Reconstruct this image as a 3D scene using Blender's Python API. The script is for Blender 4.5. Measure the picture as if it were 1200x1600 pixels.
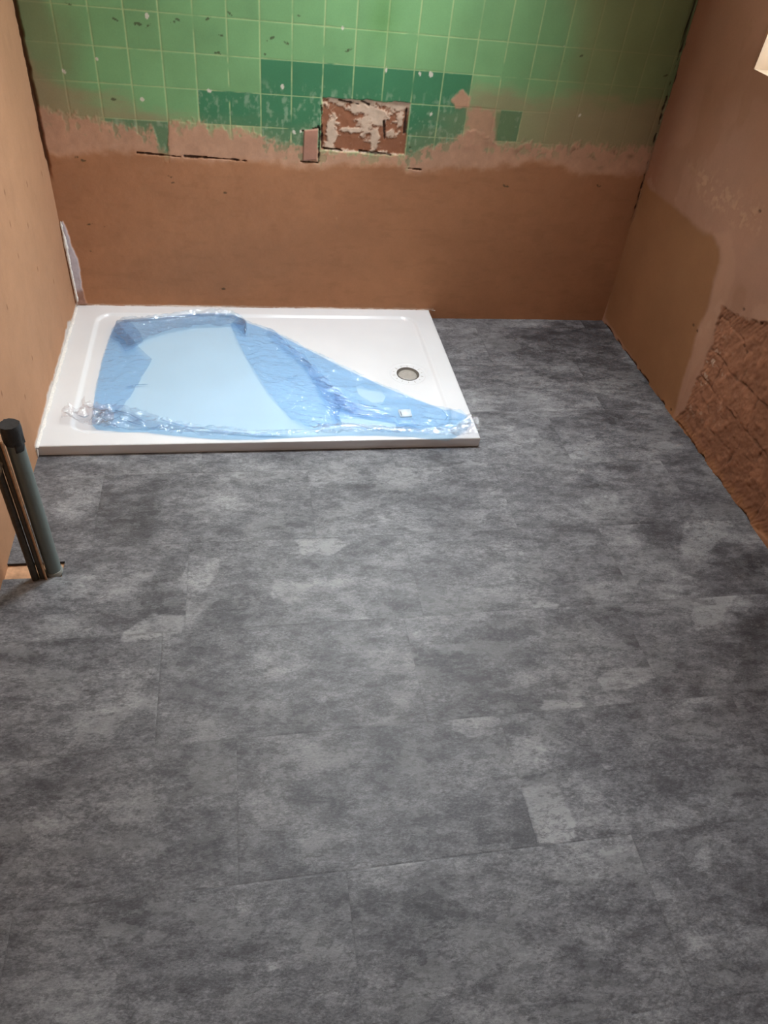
import bpy, math, random
import numpy as np
from mathutils import Matrix, Vector
from mathutils.geometry import delaunay_2d_cdt
random.seed(4)
for o in list(bpy.data.objects): bpy.data.objects.remove(o)
scene = bpy.context.scene
COL = scene.collection

# ------------------------------------------------------------ camera
FPX = 1136.65
CAM = np.array([0.66954, -2.91842, 1.60752])
RW = np.array([[0.98258680, -0.15660577, 0.09998909],
               [-0.03651887, -0.69041990, -0.72248650],
               [0.18218002, 0.70625421, -0.68411654]])      # rows: right, down, forward
cd = bpy.data.cameras.new('camera'); cam = bpy.data.objects.new('camera', cd); COL.objects.link(cam)
cd.sensor_fit = 'VERTICAL'; cd.sensor_height = 36; cd.lens = 36 * FPX / 1600; cd.clip_start = 0.05
m = Matrix.Identity(4)
for i in range(3):
    m[i][0] = RW[0][i]; m[i][1] = -RW[1][i]; m[i][2] = -RW[2][i]; m[i][3] = CAM[i]
cam.matrix_world = m
scene.camera = cam

# ------------------------------------------------------------ light
scene.view_settings.view_transform = 'Standard'; scene.view_settings.look = 'None'
scene.view_settings.gamma = 1; scene.view_settings.use_curve_mapping = False
scene.view_settings.exposure = 0.2
w = bpy.data.worlds.new('sky'); scene.world = w; w.use_nodes = True
w.node_tree.nodes['Background'].inputs[0].default_value = (0.75, 0.87, 1, 1)
w.node_tree.nodes['Background'].inputs[1].default_value = 1.0
# right wall window: Y -0.477 .. -1.35, Z 1.157 .. 2.05 ; back wall high window X 0.95 .. 1.75, Z 1.75 .. 2.25
WR = (-1.16, -0.477, 1.157, 2.05); WB = (0.95, 1.75, 1.72, 2.22)
def area(name, loc, aim, sx, sy, power, col):
    l = bpy.data.lights.new(name, 'AREA'); l.shape = 'RECTANGLE'; l.size = sx; l.size_y = sy
    l.energy = power; l.color = col
    o = bpy.data.objects.new(name, l); COL.objects.link(o); o.location = loc
    o.rotation_euler = (Vector(aim) - Vector(loc)).to_track_quat('-Z', 'Z').to_euler(); return o
area('daylight_side', (2.72, -0.82, 1.72), (0.2, -0.9, 0.9), 0.85, 1.0, 78, (1.0, 0.985, 0.97))
area('daylight_back', (1.35, 0.34, 2.02), (1.2, -2.0, 0.0), 0.85, 0.55, 170, (0.86, 0.92, 1.0))
top = area('ceiling_light', (1.28, -0.50, 2.46), (0.95, -0.80, 0.0), 0.30, 0.30, 14.5, (0.90, 0.955, 1.0)); top.data.shape = 'DISK'; top.data.spread = math.radians(92)

# ------------------------------------------------------------ helpers
def on(px, py, ax, val):
    d = RW.T @ np.array([(px - 600) / FPX, (py - 800) / FPX, 1.0])
    return CAM + (val - CAM[ax]) / d[ax] * d
def P_back(pts): return [(on(x, y, 1, 0)[0], on(x, y, 1, 0)[2]) for x, y in pts]
def P_right(pts): return [(on(x, y, 0, 2.33)[1], on(x, y, 0, 2.33)[2]) for x, y in pts]
def P_left(pts): return [(on(x, y, 0, 0)[1], on(x, y, 0, 0)[2]) for x, y in pts]
def P_flat(pts, z=0): return [tuple(on(x, y, 2, z)[:2]) for x, y in pts]
def _h(ix, iy, s):
    n = (ix.astype(np.int64) * 374761393 + iy.astype(np.int64) * 668265263 + s * 974634777) & 0x7fffffff
    n = ((n ^ (n >> 13)) * 1274126177) & 0x7fffffff
    return ((n ^ (n >> 16)) & 0xffff) / 65535.0
def vn(x, y, s=0):
    ix = np.floor(x); iy = np.floor(y); fx = x - ix; fy = y - iy
    fx = fx * fx * (3 - 2 * fx); fy = fy * fy * (3 - 2 * fy)
    a = _h(ix, iy, s); b = _h(ix + 1, iy, s); c = _h(ix, iy + 1, s); d = _h(ix + 1, iy + 1, s)
    return (a * (1 - fx) + b * fx) * (1 - fy) + (c * (1 - fx) + d * fx) * fy
def fbm(x, y, sc, oc=4, s=0, r=0.5):
    t = 0; a = 1; n = 0
    for k in range(oc):
        t = t + a * vn(x * sc + 17.3 * k, y * sc + 5.1 * k, s + k * 7); n += a; a *= r; sc *= 2.03
    return t / n                                   # 0..1 about 0.5
def ss(a, b, x):
    t = np.clip((x - a) / (b - a), 0, 1); return t * t * (3 - 2 * t)
def sdf(x, y, poly):                               # negative inside
    p = np.array(poly); d = np.full(x.shape, 1e9); ins = np.zeros(x.shape, bool)
    for i in range(len(p)):
        a = p[i]; b = p[(i + 1) % len(p)]; e = b - a
        wx = x - a[0]; wy = y - a[1]; t = np.clip((wx * e[0] + wy * e[1]) / (e @ e + 1e-12), 0, 1)
        d = np.minimum(d, (wx - e[0] * t) ** 2 + (wy - e[1] * t) ** 2)
        c = ((a[1] > y) != (b[1] > y))
        with np.errstate(all='ignore'):
            xi = (b[0] - a[0]) * (y - a[1]) / (b[1] - a[1] + 1e-15) + a[0]
        ins ^= c & (x < xi)
    return np.where(ins, -1, 1) * np.sqrt(d)
def lin(c):
    c = np.array(c, float) / 255
    return np.where(c <= .04045, c / 12.92, ((c + .055) / 1.055) ** 2.4)
def mixc(col, c, k): return col * (1 - k[..., None]) + (lin(c) if not isinstance(c, np.ndarray) else c) * k[..., None]
def interp(pl, x): a = np.array(sorted(pl)); return np.interp(x, a[:, 0], a[:, 1])

def link(me, name, mat=None, parent=None):
    o = bpy.data.objects.new(name, me); COL.objects.link(o)
    if mat: me.materials.append(mat)
    if parent is not None: o.parent = parent
    return o
def tag(o, label=None, cat=None, group=None, kind=None):
    if label: o['label'] = label
    if cat: o['category'] = cat
    if group: o['group'] = group
    if kind: o['kind'] = kind
    return o
def root(name, loc, label, cat, group=None):
    o = bpy.data.objects.new(name, None); COL.objects.link(o); o.location = loc
    o.empty_display_size = 0.05
    return tag(o, label, cat, group)
def npmesh(name, V, F, col=None, smooth=True):
    me = bpy.data.meshes.new(name); V = np.asarray(V, np.float32); F = np.asarray(F, np.int32)
    me.vertices.add(len(V)); me.vertices.foreach_set('co', V.ravel())
    n = F.shape[1]
    me.loops.add(F.size); me.loops.foreach_set('vertex_index', F.ravel())
    me.polygons.add(len(F)); me.polygons.foreach_set('loop_start', np.arange(0, F.size, n, dtype=np.int32))
    me.update(calc_edges=True)
    if smooth: me.polygons.foreach_set('use_smooth', np.ones(len(F), bool))
    if col is not None:
        a = me.color_attributes.new('Tint', 'FLOAT_COLOR', 'POINT')
        c = np.ones((len(V), 4), np.float32); c[:, :3] = np.clip(col, 0, 1); a.data.foreach_set('color', c.ravel())
    me.validate(); return me
def axis(a, b, step, marks=(), coarse=None):
    """coordinates from a to b: fine up to coarse[0], then steps coarse[1]; marks are included exactly"""
    if coarse: xs = list(np.arange(a, coarse[0], step)) + list(np.arange(coarse[0], b, coarse[1])) + [b]
    else: xs = list(np.arange(a, b, step)) + [b]
    xs = np.array(xs)
    for q in marks: xs[np.argmin(abs(xs - q))] = q
    return np.unique(xs)
def gridmesh(name, us, vs, fn, hole=None, flip=False, smooth=True):
    """fn(U,V)->(XYZ array, colour array); hole=(u0,u1,v0,v1) or a list of them"""
    U, V = np.meshgrid(us, vs, indexing='ij'); xyz, col = fn(U, V)
    nu, nv = len(us), len(vs); idx = np.arange(nu * nv).reshape(nu, nv)
    f = np.stack([idx[:-1, :-1], idx[1:, :-1], idx[1:, 1:], idx[:-1, 1:]], -1)
    if flip: f = f[..., ::-1]
    keep = np.ones(f.shape[:2], bool)
    um = (us[:-1] + us[1:]) / 2; vm = (vs[:-1] + vs[1:]) / 2; UM, VM = np.meshgrid(um, vm, indexing='ij')
    if hole:
        for h in (hole if isinstance(hole, list) else [hole]):
            keep &= ~((UM > h[0]) & (UM < h[1]) & (VM > h[2]) & (VM < h[3]))
    return npmesh(name, xyz.reshape(-1, 3), f[keep], None if col is None else col.reshape(-1, 3), smooth)

# ---- material helpers
def newmat(name):
    m = bpy.data.materials.new(name); m.use_nodes = True; nt = m.node_tree
    return m, nt, nt.nodes['Principled BSDF'], nt.nodes['Material Output']
class NT:
    def __init__(s, nt): s.nt = nt
    def n(s, t, **k):
        x = s.nt.nodes.new(t)
        for a, b in k.items(): setattr(x, a, b)
        return x
    def l(s, a, b): s.nt.links.new(a, b)
    def put(s, sock, v):
        if hasattr(v, 'links'): s.l(v, sock)
        else: sock.default_value = v
    def m(s, op, a, b=0.0, c=None, clamp=False):
        x = s.n('ShaderNodeMath', operation=op, use_clamp=clamp); s.put(x.inputs[0], a); s.put(x.inputs[1], b)
        if c is not None: s.put(x.inputs[2], c)
        return x.outputs[0]
    def noise(s, vec, sc, det=4, rough=.5, dist=0.0):
        x = s.n('ShaderNodeTexNoise'); s.l(vec, x.inputs['Vector']); x.inputs['Scale'].default_value = sc
        x.inputs['Detail'].default_value = det; x.inputs['Roughness'].default_value = rough
        x.inputs['Distortion'].default_value = dist; return x.outputs['Fac']
    def ramp(s, f, pts, interp='LINEAR'):
        x = s.n('ShaderNodeValToRGB'); s.l(f, x.inputs[0]); e = x.color_ramp; e.interpolation = interp
        while len(e.elements) < len(pts): e.elements.new(0.5)
        for q, (p, c) in zip(e.elements, pts): q.position = p; q.color = (*c, 1) if len(c) == 3 else c
        return x.outputs[0]
    def map(s, vec, scale=(1, 1, 1), rot=(0, 0, 0), loc=(0, 0, 0)):
        x = s.n('ShaderNodeMapping'); s.l(vec, x.inputs[0]); x.inputs['Scale'].default_value = scale
        x.inputs['Rotation'].default_value = rot; x.inputs['Location'].default_value = loc; return x.outputs[0]
    def mix(s, f, a, b, mode='MIX'):
        x = s.n('ShaderNodeMix', data_type='RGBA', blend_type=mode); s.put(x.inputs[0], f)
        s.put(x.inputs[6], a); s.put(x.inputs[7], b); return x.outputs[2]
    def bump(s, h, strength, dist, nrm=None):
        x = s.n('ShaderNodeBump'); s.l(h, x.inputs['Height']); x.inputs['Strength'].default_value = strength
        x.inputs['Distance'].default_value = dist
        if nrm: s.l(nrm, x.inputs['Normal'])
        return x.outputs[0]
def simple(name, col, rough=.5, metal=0, noise=0.0, nscale=60, bump=0, spec=.5, coat=0):
    m, nt, b, out = newmat(name); k = NT(nt); b.inputs['Roughness'].default_value = rough
    b.inputs['Metallic'].default_value = metal; b.inputs['Specular IOR Level'].default_value = spec
    b.inputs['Coat Weight'].default_value = coat
    c = lin(col); g = k.n('ShaderNodeTexCoord').outputs['Object']; f = k.noise(g, nscale, 5, .6)
    k.l(k.ramp(f, [(.25, tuple(c * (1 - noise))), (.75, tuple(np.minimum(c * (1 + noise), 1)))]), b.inputs['Base Color'])
    if bump: k.l(k.bump(f, .6, bump), b.inputs['Normal'])
    return m
def wallmat(name, rough, spec, var=.16, bumpd=.0012, tint_rough=False):
    """colour from the painted colour map (Tint), broken up by fine grain"""
    m, nt, b, out = newmat(name); k = NT(nt)
    t = k.n('ShaderNodeVertexColor', layer_name='Tint'); g = k.n('ShaderNodeTexCoord').outputs['Object']
    f1 = k.noise(g, 9, 8, .62); f2 = k.noise(g, 160, 5, .6)
    v = k.m('ADD', k.m('MULTIPLY', f1, .6), k.m('MULTIPLY', f2, .4))
    gcol = k.ramp(v, [(.3, (1 - var,) * 3), (.7, (1 + var * .0, ) * 3)])
    k.l(k.mix(1.0, t.outputs[0], gcol, 'MULTIPLY'), b.inputs['Base Color'])
    k.l(k.bump(v, .5, bumpd), b.inputs['Normal'])
    if tint_rough:                                 # green glaze is shinier than plaster
        s = k.n('ShaderNodeSeparateColor'); k.l(t.outputs[0], s.inputs[0])
        gr = k.m('SUBTRACT', s.outputs[1], s.outputs[0], clamp=True)
        k.l(k.m('SUBTRACT', rough, k.m('MULTIPLY', gr, 1.5), clamp=True), b.inputs['Roughness'])
    else: b.inputs['Roughness'].default_value = rough
    b.inputs['Specular IOR Level'].default_value = spec
    return m

# ============================================================ SETTING
RX = 2.355                       # right wall at floor level
ROOM_FRONT = -4.3; CEIL = 2.5
def rx(z): return RX - 0.042 * np.clip(z, 0, 3)     # the old wall leans in a little

# ---- back wall: glazed tiles above, plaster below
T0X, T0Z, TP = 0.7640, 0.9790, 0.1092
hazeB = P_back([(30, 60), (60, 120), (100, 148), (150, 162), (200, 178), (262, 195), (310, 205), (400, 215), (480, 220), (560, 240), (640, 222), (700, 190), (740, 150), (800, 150), (850, 160), (900, 165), (1040, 170)])
roughB = P_back([(62, 165), (75, 172), (120, 184), (165, 190), (200, 200), (240, 205), (250, 232), (262, 236), (264, 190), (310, 190), (330, 194), (395, 205), (402, 212), (440, 222), (470, 235), (500, 236), (560, 238), (635, 245), (655, 235), (690, 222), (720, 212), (735, 200), (775, 222), (830, 226), (900, 226), (1005, 232)])
darkB = P_back([(62, 225), (90, 238), (150, 232), (215, 238), (385, 252), (470, 256), (500, 262), (560, 250), (640, 262), (700, 262), (760, 256), (850, 248), (900, 264), (950, 268), (1005, 268)])
POCK = (0.983, 1.309, 0.690, 0.872)
rs = np.random.RandomState(7)
darkspots = P_back([(107, 6), (180, 30), (215, 38), (232, 40), (270, 34), (280, 32), (325, 29), (360, 22), (345, 55), (423, 61), (443, 4), (468, 25), (545, 79), (448, 67), (340, 83), (880, 97), (909, 87), (412, 84), (178, 155), (140, 350), (165, 353), (348, 451), (350, 300), (266, 275), (270, 285), (120, 245), (130, 250), (640, 230), (143, 392), (935, 290), (790, 290), (1040, 118)])
whitespots = P_back([(229, 24), (222, 155), (328, 142), (604, 110), (656, 115), (674, 117), (674, 178), (690, 20), (673, 31), (152, 93), (460, 208), (470, 205), (441, 135), (906, 180), (882, 72), (535, 44), (100, 112)])
def back_fn(U, V):
    A = fbm(U, V, 8, 5, 1); B = fbm(U, V, 40, 5, 2); Cn = fbm(U * .35, V, 30, 4, 3)
    streakv = fbm(U, V * .25, 90, 3, 9)
    col = np.zeros(U.shape + (3,)); d = np.zeros(U.shape)
    lg = lin((124, 172, 118)) * (0.86 + .28 * A[..., None])
    col[:] = lg
    # tile joints: a shade lighter and a hair deeper
    i = np.floor((U - T0X) / TP); j = np.floor((V - T0Z) / TP)
    tone = _h(i, j, 5)[..., None] * .10 + .95; col *= tone
    dark = ((j == -1) & (i >= 0) & (i <= 6)) | ((j == -2) & (i >= -2) & (i <= 6)) | ((j == -3) & (((i >= -5) & (i <= -4)) | ((i >= 0) & (i <= 1)) | ((i >= 5) & (i <= 6)) | (i == 7)))
    dark |= (j == -2) & (i == 8) & (U > 1.66)
    k = dark.astype(float)
    col = mixc(col, lin((66, 128, 90)) * (0.9 + .2 * A[..., None]), k * .97)
    fx = np.abs((U - T0X) / TP - np.round((U - T0X) / TP)) * TP; fz = np.abs((V - T0Z) / TP - np.round((V - T0Z) / TP)) * TP
    g = np.minimum(fx, fz) + (B - .5) * .0022
    gm = 1 - ss(.0010, .0028, g)
    gm *= ss(.28, .5, fbm(U, V, 14, 3, 21) + .12)
    col = mixc(col, (176, 196, 140), gm * .75); d -= gm * .0007
    # greenish darker blotch and dusty ends of the tiled band
    blot = np.exp(-(((U - 1.18) / .05) ** 2 + ((V - 1.13) / .07) ** 2)); col = mixc(col, (92, 140, 74), blot * .55)
    drab = ss(1.72, 2.02, U + (A - .5) * .25) ; col = mixc(col, (128, 124, 84), drab * .72)
    drabl = 1 - ss(.05, .24, U + (A - .5) * .16); col = mixc(col, (128, 128, 92), drabl * .68)
    # white scuffs along the lower edge of the dark band
    sc = ss(.58, .80, fbm(U, V, 75, 5, 8) * .6 + .5 * streakv) * k * ss(.0, .06, .93 - V); col = mixc(col, (170, 190, 160), sc * .45)
    # haze of plaster dust over the lower tiles
    hz = interp(hazeB, U); h = ss(.075, -.03, V - hz + (Cn - .5) * .10)
    col = mixc(col, (165, 138, 108), h * (1 - k * .62) * .62)
    rz = interp(roughB, U); rr = V - rz + (streakv - .5) * .022 + (B - .5) * .035 + (fbm(U, V, 110, 3, 37) - .5) * .03 + (A - .5) * .02
    r = ss(.014, -.016, rr)
    keepg = ss(.53, .62, fbm(U, V * .6, 55, 5, 31)) * ss(-.06, -.03, rr)           # glaze showing through scraped plaster
    r = r * (1 - .55 * keepg)
    rc = lin((196, 150, 122)) * (.84 + .32 * B[..., None]) ; col = mixc(col, rc, r * .93); d += r * (.0014 + .001 * B)
    # extra plaster island right of the pocket
    s = ss(.006, -.004, sdf(U, V, P_back([(704, 155), (722, 142), (735, 152), (733, 168), (712, 170)])) + (B - .5) * .02)
    col = mixc(col, rc, s * .9); d += s * .0012
    s = ss(.012, -.008, sdf(U, V, P_back([(730, 172), (772, 172), (775, 228), (728, 232)])) + (B - .5) * .04)
    col = mixc(col, rc * .93, s * .85)
    s = ss(.006, -.004, sdf(U, V, P_back([(776, 176), (806, 178), (802, 222), (774, 220)])) + (B - .5) * .03)
    col = mixc(col, (108, 132, 92), s * .6)
    # dark smooth plaster below
    d = d * (1 - r)
    dz = interp(darkB, U); dd = V - dz + (A - .5) * .05 + (B - .5) * .03
    q = ss(.014, -.022, dd)
    pc = lin((174, 122, 86)) * (.90 + .20 * fbm(U * .5, V, 6, 4, 12)[..., None]) * (.96 + .08 * B[..., None])
    paler = np.exp(-(((U - .35) / .5) ** 2 + ((V - .3) / .3) ** 2)); pc = pc * (1 + .04 * paler[..., None])  # broad soft patch, slightly paler low on the left
    col = mixc(col, pc, q); d = d * (1 - q) + r * (.0014 + .001 * B); d += q * .0012 + q * (fbm(U, V, 5, 3, 15) - .5) * .004
    # trowel lines & sandy foot near the floor
    s = ss(.58, .75, fbm(U * .3, V, 50, 3, 18)) * q; col *= (1 - .06 * s)[..., None]
    # stains at right end
    for (px, py, rr_, a) in [(900, 236, .03, .7), (925, 246, .02, .5), (962, 238, .025, .6), (985, 244, .018, .5), (938, 262, .02, .35), (808, 236, .02, .4)]:
        c = on(px, py, 1, 0); e = np.exp(-(((U - c[0]) / rr_) ** 2 + ((V - c[2]) / (rr_ * .7)) ** 2)); col = mixc(col, (96, 74, 50), np.clip(e * ss(.42, .56, B) * a, 0, 1))
    # pocket where three tiles are missing
    pd = sdf(U, V, [(POCK[0], POCK[2]), (POCK[1], POCK[2]), (POCK[1], POCK[3]), (POCK[0], POCK[3])]) + (B - .5) * .012
    p = ss(.001, -.003, pd)
    clay = lin((150, 98, 70)) * (.9 + .2 * A[..., None])
    mort = lin((205, 180, 158)) * (.78 + .44 * B[..., None])
    pu = (U - POCK[0]) / (POCK[1] - POCK[0]); pv = (V - POCK[2]) / (POCK[3] - POCK[2])
    mm = np.zeros(U.shape)
    def blob(cx, cy, sx, sy, a=1.0):
        nonlocal mm; mm = np.maximum(mm, a * np.exp(-(((pu - cx) / sx) ** 2 + ((pv - cy) / sy) ** 2)))
    blob(.5, 1.02, .7, .16); blob(.62, .70, .15, .26); blob(.52, .55, .10, .2); blob(.12, .35, .07, .33); blob(.62, .32, .07, .3); blob(.45, .85, .18, .12)
    blob(.35, .42, .2, .05, .9); blob(.82, .40, .10, .10, .85); blob(.90, .65, .05, .3, .7); blob(.5, -.02, .6, .07, .9); blob(.85, .93, .2, .12); blob(.1, .1, .08, .12)
    mk = ss(.25, .62, mm + (fbm(U, V, 60, 6, 41, .65) - .5) * 1.5)
    pcx = clay * (1 - mk[..., None]) + mort * mk[..., None]
    col = mixc(col, pcx, p); d = d * (1 - p) + p * (-.009 + .003 * mk + .003 * B)
    # dark pocket gaps and cracks; the tile sliver's shadow painted in too
    for a, b, wd in [((502, 165), (503, 232), .0035), ((636, 172), (632, 208), .006), ((530, 157), (560, 163), .0035), ((565, 158), (576, 164), .006), ((600, 190), (601, 218), .004), ((506, 232), (535, 236), .0035), ((562, 237), (610, 242), .0035), ((470, 252), (497, 254), .004), ((499, 203), (498, 252), .003), ((215, 238), (282, 245), .0032), ((288, 244), (322, 246), .0045), ((322, 246), (385, 251), .002), ((638, 263), (658, 265), .0025), ((497, 198), (502, 206), .004), ((472, 205), (498, 200), .002)]:
        a, b = P_back([a, b]); q1 = sdf(U, V, [a, b]); e = ss(wd + .001, wd * .35, np.abs(q1) + (fbm(U, V, 70, 4, 44) - .5) * .008)
        col = mixc(col, (52, 34, 24), e * .92); d -= e * .006
    # loose sliver of a tile left of the pocket
    s = ss(.002, -.002, sdf(U, V, P_back([(475, 203), (497, 201), (495, 249), (473, 251)])))
    col = mixc(col, lin((176, 130, 110)) * (.85 + .3 * B[..., None]), s); d = d * (1 - s) + s * .006
    # chips and flecks
    for n, (a, b) in enumerate(darkspots):
        rr_ = .0045 + .003 * rs.rand(); e = np.exp(-(((U - a) / (rr_ * 2.2)) ** 2 + ((V - b + (U - a) * (rs.rand() - .5)) / (rr_ * .9)) ** 2)); col = mixc(col, (62, 58, 36), np.clip(ss(.30, .55, e * (fbm(U, V, 150, 3, 47) * 1.9 - .35)), 0, 1) * .75)
    for (a, b) in whitespots:
        rr_ = .0035 + .004 * rs.rand(); e = ss(rr_ + .001, rr_ - .001, np.hypot((U - a), (V - b) * (.6 + .5 * rs.rand())) + (fbm(U, V, 90, 3, 6) - .5) * .014); col = mixc(col, (222, 214, 198), e * .85)
    # old white filler in the bottom left corner
    f = sdf(U, V, P_back([(98, 345), (106, 360), (113, 385), (121, 402), (126, 425), (128, 445), (133, 466), (138, 474), (120, 476), (96, 348)])) + (B - .5) * .010
    f = ss(.002, -.002, f); low = ss(.13, .09, V + (B - .5) * .04)
    fc = lin((205, 198, 205)) * (.75 + .4 * B[..., None]); fc = fc * (1 - low[..., None]) + lin((168, 128, 112)) * (.7 + .55 * B[..., None]) * low[..., None]
    edge = ss(.010, .003, U + (B - .5) * .006); fc = fc * (1 - edge[..., None]) + lin((226, 220, 214)) * edge[..., None]
    col = mixc(col, fc, f * .95); d += f * (.003 + .003 * B)
    e = ss(.006, .001, np.abs(V - (.0405 + .004)) + (B - .5) * .006) * (U < 1.52); col = mixc(col, (205, 178, 158), e * .7)
    # rounded, crumbly vertical corner joints
    e = ss(.012, .0, U + (B - .5) * .01) * ss(.52, .60, V); col = mixc(col, (104, 68, 42), e * .9); d -= e * .006
    uc = rx(V) - .001 + (fbm(U * 0, V, 22, 3, 49) - .5) * .010; e = ss(.0045, .001, np.abs(U - uc) + (fbm(U, V, 60, 3, 50) - .5) * .012 + .003 * (fbm(U * 0, V, 14, 2, 54) > .52)) * ss(.46, .54, V); col = mixc(col, (58, 38, 26), e * .9); d -= e * .005
    # clip relief to shallow range
    return np.stack([U, -np.clip(d, -.012, .012), V], -1), col
us = axis(-.02, 2.42, .0026, WB[:2]); vs = axis(-.03, CEIL, .0026, WB[2:], (1.12, .06))
M_back = wallmat('tiled_and_plastered_wall', .78, .35, .16, .0010, True)
wb = link(gridmesh('wall_back', us, vs, back_fn, (WB[0], WB[1], WB[2], WB[3])), 'wall_back', M_back)
tag(wb, 'back wall of green glazed tiles above brown plaster', kind='structure')

# ---- right wall
M_plaster = wallmat('brown_plaster', .9, .2, .14, .0012)
wet = P_right([(1000, 262), (1016, 292), (1052, 322), (1075, 345), (1098, 364), (1112, 366), (1124, 385), (1125, 410), (1112, 440), (1103, 480), (1085, 515), (1075, 560), (1060, 600), (1048, 640), (1041, 655), (935, 498)])
ridge = P_right([(1112, 366), (1140, 360), (1148, 400), (1145, 440), (1128, 480), (1110, 520), (1095, 560), (1075, 590), (1060, 620), (1078, 560), (1088, 515), (1106, 478), (1114, 440), (1127, 410), (1126, 385)])
brick = P_right([(1124, 482), (1140, 490), (1160, 500), (1180, 505), (1200, 500), (1260, 480), (1300, 950), (1190, 850), (1120, 765), (1066, 692), (1043, 656), (1060, 640), (1072, 605), (1088, 572), (1108, 540), (1115, 510)])
def right_fn(U, V):      # U = Y, V = Z
    A = fbm(U, V, 4, 5, 51); B = fbm(U, V, 38, 5, 52); S = fbm(U * .8 + V * .4, V * .3 - U * .2, 45, 4, 53); D = fbm(U, V, 1.6, 3, 59)
    col = lin((176, 132, 108)) * (.86 + .28 * A[..., None]); d = (D - .5) * .012 + (A - .5) * .004
    up = ss(.75, 1.05, V + (A - .5) * .5) * ss(.0, -.3, U + .0); col = mixc(col, lin((158, 112, 84)) * (.9 + .25 * A[..., None]), np.clip(up, 0, 1) * .6)
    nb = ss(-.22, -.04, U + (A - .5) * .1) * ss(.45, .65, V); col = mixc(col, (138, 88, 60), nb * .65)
    wn = sdf(U, V, wet) + (A - .5) * .03 + (B - .5) * .008
    w_ = ss(.012, -.014, wn); col = mixc(col, lin((152, 106, 68)) * (.9 + .2 * A[..., None]), w_ * .85); d -= w_ * .0015
    lower = ss(-.9, -.4, U) * ss(.9, .4, V)
    r_ = ss(.010, -.012, sdf(U, V, ridge) + (B - .5) * .012); col = mixc(col, (190, 146, 118), r_ * .45); d += r_ * .0015
    rp = ss(.05, -.03, sdf(U, V, P_right([(1085, 262), (1120, 285), (1150, 305), (1172, 322), (1190, 350), (1165, 360), (1130, 330), (1100, 300)])) + (B - .5) * .10) * ss(.45, .62, fbm(U, V, 60, 4, 72)); col = mixc(col, (200, 158, 126), rp * .55); d += rp * .0015
    rp = ss(.56, .66, fbm(U, V * .6, 7, 4, 73)) * (1 - w_) * ss(.3, .6, V); col = mixc(col, (150, 106, 78), rp * .35)
    patch = ss(.58, .68, fbm(U, V, 11, 4, 57)) * ss(.75, .6, V) * (1 - w_) ; col = mixc(col, (196, 154, 128), patch * .35)
    bd = sdf(U, V, brick) + (A - .5) * .06 + (B - .5) * .022
    b_ = ss(.004, -.006, bd)
    # clay blocks laid in courses, seen where plaster has been hacked off
    V_ = V + (fbm(U, V, 9, 3, 66) - .5) * .03; U_ = U + (fbm(U, V, 9, 3, 67) - .5) * .03
    row = np.floor(V_ / .115); off = np.where(row % 2 == 0, 0, .115); cu = (U_ + off) / .23
    jx = np.abs(cu - np.round(cu)) * .23; jz = np.abs(V_ / .115 - np.round(V_ / .115)) * .115
    joint = ss(.006, .0005, np.minimum(jx, jz) + (B - .5) * .012) * ss(.34, .52, fbm(U, V, 8, 3, 68))
    cb = lin((166, 114, 86)) * (.86 + .20 * _h(row, np.floor(cu), 3)[..., None]) * (.86 + .28 * B[..., None])
    scr = ss(.55, .75, S); cb = cb * (1 + .22 * (scr[..., None] - .3)); cb = cb * (1 - .42 * joint[..., None] * ss(.35, .55, A)[..., None])
    fl = ss(.66, .74, fbm(U, V, 48, 3, 63)) * np.exp(-(((U + .80) / .14) ** 2 + ((V - .24) / .13) ** 2)) * 1.6
    cb = mixc(cb, (216, 184, 160), np.clip(fl, 0, 1) * .8)
    hatch = ss(.0, .6, np.sin((U * .9 + V * .55) * 420 + B * 9)) * ss(-.09, -.0, bd) ; cb = cb * (1 - .18 * hatch[..., None])
    col = mixc(col, cb, b_); d = d - b_ * (.003 + .0025 * joint - .007 * (B - .5) - .004 * (S - .5) - .004 * (fbm(U, V, 90, 4, 69) - .5) + .0012 * hatch)
    foot = ss(.05, .0, V + (B - .5) * .05) * ss(-.6, -.8, U); col = mixc(col, (182, 126, 84), foot * .6); d += foot * .003
    crumb = ss(.010, .002, V + (B - .5) * .02) * ss(.5, .62, fbm(U, V, 12, 2, 71)); col = mixc(col, (60, 36, 24), crumb * .8); d -= crumb * .006
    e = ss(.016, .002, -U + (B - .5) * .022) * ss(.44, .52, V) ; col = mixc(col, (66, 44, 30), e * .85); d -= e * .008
    hole = np.exp(-(((U + .012) / .012) ** 2 + ((V - on(1041, 119, 1, 0)[2]) / .022) ** 2)); col = mixc(col, (30, 24, 16), ss(.3, .6, hole))
    nicks = P_right([(1078, 508), (1084, 517), (1160, 483), (1158, 540), (1162, 550), (1187, 505), (1040, 640), (1190, 330)])
    for (a, b) in nicks:
        e = np.exp(-(((U - a) / .008) ** 2 + ((V - b) / .006) ** 2)); col = mixc(col, (70, 44, 28), ss(.3, .6, e) * .7); d -= e * .002
    return np.stack([rx(V) - d, U, V], -1), col
ys = -axis(-.02, -ROOM_FRONT + .1, .0036, (-WR[1], -WR[0]), (1.75, .06))[::-1]; zs = axis(-.03, CEIL, .0036, WR[2:], (1.35, .06))
ys = np.sort(ys)
wr = link(gridmesh('wall_right', ys, zs, right_fn, (WR[0], WR[1], WR[2], WR[3]), flip=True), 'wall_right', M_plaster)
tag(wr, 'right wall of patchy brown plaster with bare blocks low down', kind='structure')

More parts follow.
